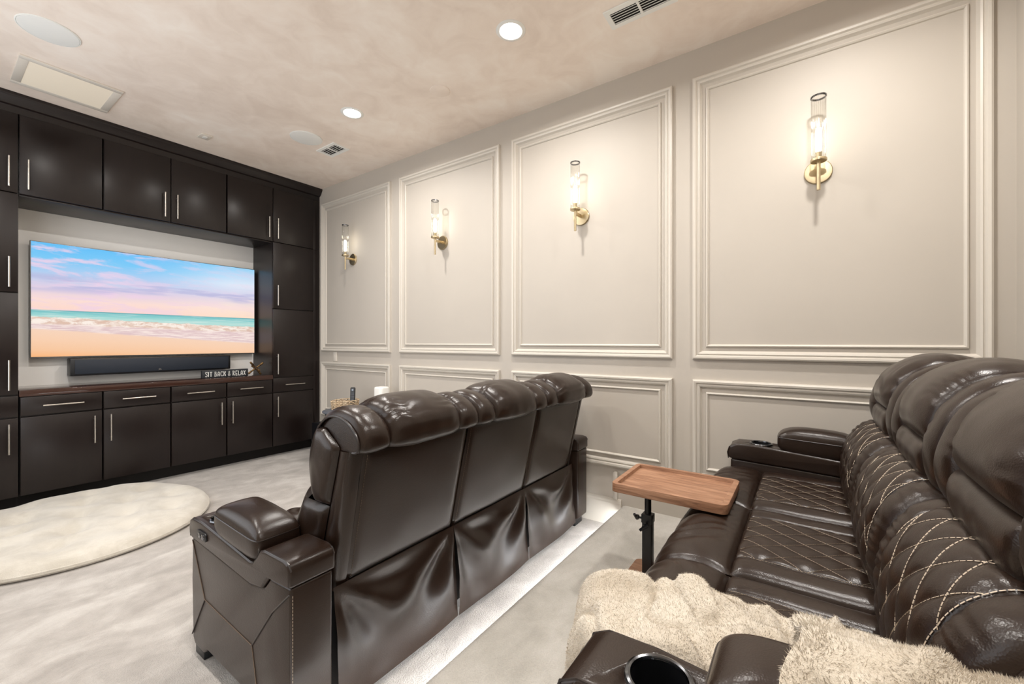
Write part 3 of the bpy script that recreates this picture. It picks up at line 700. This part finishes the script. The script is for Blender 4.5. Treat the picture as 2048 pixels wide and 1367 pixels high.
        MB().grid(side((0.705,0.962),ygt,lambda z:max(yhead(max(z,0.775))-max(0.0,0.775-z)*0.3,ygt(z)+0.02),0.026),18,30).build('wing_pad',M['leather'],S,local=True,recalc=False,angle=80)
        MB().grid(side((0.41,0.70),yg,lambda z:0.205-max(0,z-0.62)*0.5,0.022),14,24).build('flank_pad',M['leather'],S,local=True,recalc=False,angle=80)
        pp=[(X0+sgn*0.006,)+tuple(HEAD(0.02+0.94*k/60)[0]) for k in range(61)]
        MB().tube(pp,0.0042,8).build('piping',M['piping'],S,local=True)
        # --- arm
        xa=sgn*(HALF-ARM/2); hw=ARM/2
        A=empty('arm'); A.parent=S; A.location=(0,0,0)
        body=[(-0.050,0.062),(-0.052,0.52),(0.075,0.512),(0.115,0.470),(0.20,0.455),(0.45,0.466),(0.715,0.474),(0.722,0.30),(0.712,0.075),(0.69,0.05),(0.60,0.05),(0.572,0.075),(0.12,0.075),(0.09,0.05),(-0.02,0.05)]
        MB().prism(body,xa-hw+0.007,xa+hw-0.007).build('arm_body',M['leather'],A,local=True,bevel=0.010,seg=3,angle=40)
        cap=[(-0.056,0.520),(-0.056,0.575),(-0.045,0.592),(-0.02,0.598),(0.10,0.594),(0.128,0.585),(0.150,0.560),(0.178,0.534),(0.20,0.530),(0.40,0.546),(0.60,0.560),(0.69,0.557),(0.722,0.540),(0.731,0.510),(0.726,0.478),(0.70,0.472),(0.45,0.464),(0.20,0.453),(0.118,0.466),(0.078,0.510)]
        co_=MB().prism(cap,xa-hw,xa+hw).build('arm_cap',M['leather'],A,local=True,bevel=0.014,seg=4,angle=40)
        cut=MB().lathe([(0.0455,0.485),(0.0455,0.62)],48,(xa,0.578,0)).build('cutter',None,None,local=True)
        bo=co_.modifiers.new('hole','BOOLEAN'); bo.operation='DIFFERENCE'; bo.object=cut; bo.solver='EXACT'
        dg=bpy.context.evaluated_depsgraph_get(); nm_=bpy.data.meshes.new_from_object(co_.evaluated_get(dg)); co_.modifiers.clear(); co_.data=nm_; bpy.data.objects.remove(cut)
        # piping on both cap edges
        ln=[(y,z+0.001) for y,z in cap[1:15]]
        for sx in (-1,1): MB().tube([(xa+sx*(hw-0.006),y,z-0.004) for y,z in ln],0.0028,6).build('arm_piping',M['piping'],A,local=True)
        # padded lid
        def pad(i,j):
            q=2*PI*i; ph=PI*(j-0.5); sp=lambda c,p:math.copysign(abs(c)**p,c)
            ex=0.22; lx=sp(math.cos(ph),0.45)*sp(math.cos(q),ex); ly=sp(math.cos(ph),0.45)*sp(math.sin(q),ex); lz=sp(math.sin(ph),0.6)
            y=0.325+ly*0.178; x=xa+lx*(hw+0.003); z=0.588+0.02*(ly)*0.3+lz*(0.054+0.012*(1-abs(ly)**2.5))
            if lz>0: z+=0.012*(1-abs(lx)**2)*(1-abs(ly)**3)
            return (x,y,z)
        MB().grid(pad,72,26,wrapu=True).build('arm_pad',M['leather'],A,local=True,recalc=False,angle=80)
        pr=[]
        for k in range(72):
            q=2*PI*k/72; sp=lambda c,p:math.copysign(abs(c)**p,c); ly=sp(math.sin(q),0.22)
            pr.append((xa+sp(math.cos(q),0.22)*(hw+0.0035)*0.985,0.325+ly*0.178*0.985,0.588+0.006*ly+0.022))
        MB().tube(pr,0.0026,6,closed=True).build('arm_pad_piping',M['piping'],A,local=True)
        # cup holder
        cy=0.578; cz=0.5595
        MB().lathe([(0.0005,-0.073),(0.042,-0.073),(0.044,-0.004),(0.0445,0.002)],40,(xa,cy,cz),close=False).build('cup_well',M['black_plastic'],A,local=True,recalc=False,angle=60)
        MB().lathe([(0.0440,0.000),(0.0455,0.0045),(0.049,0.0058),(0.053,0.004),(0.0555,-0.001)],48,(xa,cy,cz),close=False).build('cup_ring',M['chrome'],A,local=True)
        # recliner switch on the outer side
        c=MB()
        def rr(cy_,cz_,a,b,x0,x1,mat,nm,par):
            pl=[]
            for k in range(24):
                q=2*PI*k/24; pl.append((cy_+a*math.copysign(abs(math.cos(q))**0.5,math.cos(q)),cz_+b*math.copysign(abs(math.sin(q))**0.5,math.sin(q))))
            return MB().prism(pl,min(x0,x1),max(x0,x1)).build(nm,mat,par,local=True,bevel=0.0015)
        xo_=xa+sgn*hw
        sw=rr(0.590,0.512,0.044,0.018,xo_-sgn*0.002,xo_+sgn*0.005,M['black_plastic'],'control_panel',A)
        for dy in (-0.018,0.012): rr(0.590+dy,0.512,0.011,0.010,xo_+sgn*0.004,xo_+sgn*0.0075,M['chrome'],'button',A)
        # V-shaped seams on the outer side
        xs=xa+sgn*(hw-0.006)
        for nm,pl,r in (('side_seam',[(0.71,0.462),(0.587,0.264),(0.196,0.251),(0.15,0.078)],0.0014),('side_crease',[(0.587,0.264),(0.712,0.085)],0.0022),('side_crease',[(0.196,0.251),(0.06,0.41),(-0.045,0.50)],0.0026)):
            MB().tube([(xs,y,z) for y,z in pl],r,6).build(nm,M['thread_dark'] if nm=='side_seam' else M['piping'],A,local=True)
        m=MB(); z=0.08
        while z<0.5:
            m.tube([(xa+sgn*(hw-0.013),-0.0512,z),(xa+sgn*(hw-0.013),-0.0512,z+0.007)],0.0009,3,caps=False); z+=0.0105
        m.build('stitching',M['thread'],A,local=True,recalc=False)
        for yy in (-0.02,0.635):
            MB().box(xa-hw+0.02,xa+hw-0.02,yy,yy+0.085,0.0,0.062).build('foot',M['black_plastic'],S,local=True,bevel=0.004)
    MB().box(-0.86,0.86,0.03,0.70,0.05,0.40).build('base_frame',M['shadow_gap'],S,local=True,smooth=False)
    return S
SO=make_sofa()
SO.location=(1.667,1.30,0.0)
tag(SO,'brown leather three-seat recliner sofa seen from behind, on the lower floor','sofa','leather recliner sofas')
SR=copy_tree(SO); SR.location=(1.650,-0.385,RISER)
tag(SR,'brown leather three-seat recliner sofa with quilted seats on the riser, holding the blanket','sofa')

# ------------------------------------------------------------------ C-shaped tray table
e=empty('tray_table',(1.90,0.58,RISER)); tag(e,'walnut tray table on a black post in front of the rear sofa','side table')
def rrect(x0,x1,y0,y1,r,n=6):
    out=[]
    for (cx,cy,a0) in ((x1-r,y1-r,0),(x0+r,y1-r,90),(x0+r,y0+r,180),(x1-r,y0+r,270)):
        for k in range(n+1):
            a=math.radians(a0+90*k/n); out.append((cx+r*math.cos(a),cy+r*math.sin(a)))
    return out
o_=rrect(1.712,2.072,0.232,0.684,0.028); i_=rrect(1.734,2.050,0.254,0.662,0.010)
N=len(o_); m=MB(); vs=[]
for ring,z in ((o_,0.613),(o_,0.650),(i_,0.650),(i_,0.634)): vs+=[(x,y,z) for x,y in ring]
fs=[tuple(range(N-1,-1,-1)),tuple(range(3*N,4*N))]
for r in range(3):
    for k in range(N): l=(k+1)%N; fs.append((r*N+k,r*N+l,(r+1)*N+l,(r+1)*N+k))
m.add(vs,fs).build('tray',M['walnut'],e,bevel=0.002,angle=30)
ob=rrect(1.722,2.062,0.252,0.684,0.028); MB().prism(ob,RISER+0.012,RISER+0.034,'z').build('base_board',M['walnut'],e,bevel=0.002,angle=30)
for (x,y) in ((1.75,0.28),(2.03,0.28),(1.75,0.655),(2.03,0.655)): MB().lathe([(0.012,0),(0.012,0.0125)],14,(x,y,RISER)).build('glide',M['black_plastic'],e)
MB().box(1.879,1.921,0.560,0.602,RISER+0.034,0.475).build('lower_post',M['black_metal'],e,bevel=0.003)
MB().tube([(1.90,0.581,0.46),(1.90,0.581,0.607)],0.0145,16).build('upper_post',M['black_metal'],e,angle=60)
MB().box(1.82,1.98,0.50,0.66,0.6065,0.6128).build('mount_plate',M['black_metal'],e,bevel=0.001)
MB().box(1.876,1.924,0.557,0.605,0.440,0.479).build('collar',M['black_metal'],e,bevel=0.003)
for (dx,dy,z) in ((-1,0,0.435),(0,1,0.452)):
    b=Vector((1.90+dx*0.022,0.581+dy*0.022,z)); d=Vector((dx,dy,0))
    kn=MB().tube([b,b+d*0.022],0.005,8).tube([b+d*0.020,b+d*0.032],0.011,10).build('clamp_knob',M['black_metal'],e)
    p=Vector((-d.y,d.x,0)); c0=b+d*0.034
    MB().tube([c0-p*0.018-Vector((0,0,0.016)),c0+p*0.018+Vector((0,0,0.016))],0.0065,8).build('grip',M['black_plastic'],kn)

# ------------------------------------------------------------------ plush blanket on the rear sofa
def sm(a,b,x):
    t=min(max((x-a)/(b-a),0),1); return t*t*(3-2*t)
BP=curve([(-0.36,0.86),(-0.29,0.80),(-0.18,0.70),(-0.05,0.655),(0.12,0.635),(0.28,0.635),(0.365,0.615),(0.415,0.55),(0.432,0.44),(0.440,0.30),(0.445,0.18)],200)
def blanket(i,j):
    p,tg=BP(j); y,z=p.x,p.y
    xl=0.775+0.05*sm(0.30,0.42,y)+0.02*nz(j*7,3.1)
    xr=1.085-0.11*sm(-0.02,-0.28,y)+0.025*nz(j*6,8.2)-0.06*sm(0.55,0.2,z)*sm(0.36,0.42,y)
    x=xl+(xr-xl)*i
    nrm=Vector((tg.y,-tg.x)) ; nrm=-nrm
    d=0.012+0.030*bmp(i,2.2,0.6)
    a=nz(x*5+3,j*7,1.0); b=nz(x*11,j*13,5.0)
    d+=0.034*a+0.018*b+0.010*abs(nz(x*8+y*5,y*9-x*3,7.7))
    rdg=abs(nz(x*4.5-y*3,y*5+x*2,2.2)); d+=0.030*(1-min(1,rdg*5))*0.8; rd2=abs(nz(x*7+y*4,y*11-x*5,4.4)); d-=0.018*(1-min(1,rd2*6))
    if i<0.12: d-=0.02*(1-i/0.12)
    if i>0.9: d-=0.045*((i-0.9)/0.1)**1.5
    return (x,y+nrm.x*d,z+nrm.y*d)
be=e=empty('plush_blanket',(0.93,0.10,0.60)); tag(e,'cream plush throw blanket draped over the rear sofa seat and arm','blanket')
bd1=MB().grid(blanket,70,150).build('seat_drape',M['blanket'],e,recalc=False,angle=80,solid=0.008)
def lump(i,j):
    # part thrown across the arm pad and down both sides of it
    y=0.012-0.38*j+0.03*nz(i*5,2,j*3)
    AP=[(0.585,0.60),(0.598,0.72),(0.610,0.805),(0.655,0.838),(0.715,0.850),(0.770,0.832),(0.800,0.790),(0.850,0.720),(0.910,0.695)]
    t=i*(len(AP)-1); k=min(int(t),len(AP)-2); f=t-k; x=AP[k][0]*(1-f)+AP[k+1][0]*f; z=AP[k][1]*(1-f)+AP[k+1][1]*f
    end=bmp(min(j*1.0+0.03,0.5),6,0.5)
    d=0.020*nz(x*11,y*11,3)+0.012*nz(x*22,y*22,6)+0.010*(1-min(1,6*abs(nz(x*6+y*4,y*7,2))))
    return (x+0.015*nz(j*6,i*3,9),y,z-0.035*(1-end)+d)
bd2=MB().grid(lump,56,64).build('arm_drape',M['blanket'],e,recalc=False,angle=80,solid=0.008)

# ------------------------------------------------------------------ round floor cushion
e=empty('floor_cushion',(0.62,3.995,0)); tag(e,'big round ivory plush floor cushion in front of the cabinets','cushion')
R0=0.722
def pf(i,j):
    q=2*PI*i; rr=j
    R=R0*(1+0.012*nz(math.cos(q)*2,math.sin(q)*2,4)); x=R*rr*math.cos(q); y=R*rr*math.sin(q)
    prof=max(0,1-rr**7)**0.5
    tuft=0.0
    for (tx,ty) in TUFT:
        dd=math.hypot(x-tx,y-ty); tuft-=0.036*math.exp(-(dd/0.075)**2)
    z=0.034+0.078*prof*(0.94+0.34*nz(x*3.2,y*3.2,1)+0.16*nz(x*7,y*7,2))+1.2*tuft*prof
    return (0.62+x,3.995+y,max(z,0.034))
TUFT=[(0,0)]+[(0.29*math.cos(a),0.29*math.sin(a)) for a in [k*PI/3+0.3 for k in range(6)]]+[(0.52*math.cos(a),0.52*math.sin(a)) for a in [k*PI/5 for k in range(10)]]
top=MB().grid(pf,120,44,wrapu=True).build('top_cover',M['pouf'],e,recalc=False,angle=80)
MB().lathe([(R0*0.94,0.001),(R0*0.985,0.006),(R0*1.004,0.020),(R0*1.002,0.034),(R0*0.99,0.040)],120,(0.62,3.995,0),close=False).build('base_cover',M['pouf'],e)

def pile(obj,parent,mat,N,length,width,lean,seed):
    rnd=random.Random(seed); me=obj.data; me.calc_loop_triangles(); V=[v.co for v in me.vertices]; T=[]; acc=[]; tot=0
    for t_ in me.loop_triangles:
        if t_.normal.z<-0.35: continue
        tot+=t_.area; acc.append(tot); T.append(t_)
    import bisect
    m=MB()
    for k in range(N):
        t_=T[min(bisect.bisect(acc,rnd.random()*tot),len(T)-1)]; a,b,c=(V[q] for q in t_.vertices)
        r1,r2=rnd.random()**0.5,rnd.random(); p=a*(1-r1)+b*(r1*(1-r2))+c*(r1*r2); n_=t_.normal
        ln=Vector((noise.noise(p*9),noise.noise(p*9+Vector((7,3,1))),noise.noise(p*9+Vector((1,9,4)))))*lean*1.6+Vector((rnd.uniform(-1,1),rnd.uniform(-1,1),rnd.uniform(-1,1)))*0.35
        d=(n_+ln).normalized()*length*rnd.uniform(0.6,1.15); sd_=d.cross(Vector((rnd.uniform(-1,1),rnd.uniform(-1,1),rnd.uniform(-1,1)))).normalized()*width*0.5
        m.v+=[tuple(p+sd_-n_*0.001),tuple(p-sd_-n_*0.001),tuple(p+d)]; i=len(m.v); m.f.append((i-3,i-2,i-1))
    o=m.build('pile',mat,parent,local=True,recalc=False,smooth=False); o['kind']='stuff'; return o
pile(top,e,M['pouf'],60000,0.011,0.0022,0.8,3)
pile(bd1,be,M['blanket'],80000,0.0045,0.0012,0.5,5); pile(bd2,be,M['blanket'],60000,0.0070,0.0012,0.7,6)

# ------------------------------------------------------------------ side table with basket, remote, gamepad
tx,ty,tz=2.455,3.715,0.578
e=empty('round_table',(tx,ty,0)); tag(e,'round grey-topped wire side table by the panelled wall','side table')
MB().lathe([(0.0005,-0.014),(0.215,-0.014),(0.224,-0.010),(0.226,0.0),(0.222,0.003),(0.0005,0.003)],56,(tx,ty,tz),close=False).build('table_top',M['grey_top'],e)
for k in range(16):
    a=2*PI*k/16; pts=[]
    for h in range(11):
        f=h/10; r=0.205-0.095*math.sin(PI*min(f*0.9+0.0,1))**0.8; aa=a+0.0*f
        pts.append((tx+r*math.cos(aa),ty+r*math.sin(aa),tz-0.014-(tz-0.02)*f))
    MB().tube(pts,0.0045,6).build('rod',M['black_metal'],e)
MB().tube([(tx+0.175*math.cos(2*PI*k/40),ty+0.175*math.sin(2*PI*k/40),0.006) for k in range(40)],0.0058,6,closed=True).build('foot_ring',M['black_metal'],e)
bx,by=2.475,3.775
e=empty('woven_basket',(bx,by,tz+0.003)); tag(e,'small oval woven basket on the round side table','basket')
Rb=(0.125,0.098)
for r in range(6):
    z=tz+0.013+r*0.0155
    pts=[]
    for k in range(84):
        a=2*PI*k/84; wv=0.0055*math.sin(a*21+PI*(r%2)); s_=1+0.015*r
        pts.append((bx+(Rb[0]*s_+wv)*math.cos(a),by+(Rb[1]*s_+wv)*math.sin(a),z+0.0025*math.sin(a*42)))
    MB().tube(pts,0.0058,6,closed=True).build('coil',M['basket'],e)
MB().lathe([(0.0005,0.0),(0.092,0.0),(0.092,0.006),(0.0005,0.006)],30,(bx,by,tz+0.0035),close=False).build('bottom',M['basket'],e)
for k in range(14):
    a=2*PI*k/14
    MB().tube([(bx+Rb[0]*math.cos(a),by+Rb[1]*math.sin(a),tz+0.006),(bx+Rb[0]*1.08*math.cos(a),by+Rb[1]*1.08*math.sin(a),tz+0.098)],0.0036,6).build('stake',M['shadow_gap'],e)
e=empty('remote_control',(2.515,3.715,tz+0.016)); tag(e,'black remote control standing upright in the woven basket','remote')
rm=MB().prism(rrect(-0.024,0.024,0.0,0.205,0.014),-0.009,0.009,'y').build('case',M['black_plastic'],e,local=True,bevel=0.003); rm.location=(0,0,0)
for k in range(8):
    for h in (-1,0,1): MB().box(h*0.012-0.003,h*0.012+0.003,-0.0108,-0.0088,0.03+k*0.016,0.037+k*0.016).build('key',M['grey_top'],e,local=True)
MB().lathe([(0.0005,-0.0115),(0.010,-0.0115),(0.0115,-0.0088)],18,(0,0,0.178),axis='y',close=False).build('dial',M['chrome'],e,local=True)
e.rotation_euler=(math.radians(-6),0,-math.radians(50))
e=empty('game_controller',(2.33,3.60,tz+0.004)); tag(e,'black and grey game controller lying on the round side table','game controller')
def gp(i,j):
    q=2*PI*i; ph=PI*(j-0.5); x=0.075*math.cos(ph)*math.cos(q); y=0.045*math.cos(ph)*math.sin(q); z=0.022*math.sin(ph)
    f=sm(0.03,0.075,abs(x)); y=y*(1+0.35*f)-0.030*f; z=z*(1-0.15*f)+0.026-0.008*f
    return (x,y,z)
MB().grid(gp,40,16,wrapu=True).build('body',M['black_plastic'],e,local=True,recalc=False)
for s in (-1,1): MB().tube([(s*0.055,0.0,0.026),(s*0.074,-0.035,0.020),(s*0.078,-0.062,0.015)],[0.017,0.015,0.010],10).build('grip',M['chrome'],e,local=True)
for s in (-1,1): MB().lathe([(0.006,0.0),(0.006,0.008),(0.010,0.010),(0.009,0.013),(0.0005,0.012)],14,(s*0.028,-0.012,0.044),close=False).build('thumbstick',M['black_plastic'],e,local=True)
e.rotation_euler=(0,0,-math.radians(40))
# white upright appliance
e=empty('air_purifier',(2.565,3.30,0)); tag(e,'white rounded upright appliance showing just above the front sofa','appliance')
MB().prism(rrect(2.51,2.625,3.265,3.385,0.035),0.03,0.825,'z').build('housing',M['white'],e,bevel=0.018,seg=4,angle=50)
MB().prism(rrect(2.50,2.635,3.255,3.395,0.035),0.0,0.03,'z').build('base',M['plate'],e,bevel=0.004)
for k in range(6): MB().box(2.5085,2.5105,3.295,3.355,0.55+k*0.02,0.558+k*0.02).build('slot',M['hole'],e)
# subwoofer
e=empty('subwoofer',(2.62,4.345,0)); tag(e,'black subwoofer box on the floor by the cabinets and the wall','speaker')
MB().box(2.52,2.725,4.22,4.47,0.018,0.36).build('cabinet',M['black_plastic'],e,bevel=0.006)
MB().lathe([(0.088,0.004),(0.094,-0.004),(0.082,-0.008),(0.075,0.0),(0.04,0.012),(0.0005,0.006)],36,(2.6225,4.219,0.185),axis='y',close=False).build('driver',M['black_metal'],e)
for a in (2.545,2.70):
    for b in (4.245,4.445): MB().lathe([(0.014,0),(0.016,0.019)],12,(a,b,0)).build('foot',M['black_plastic'],e)
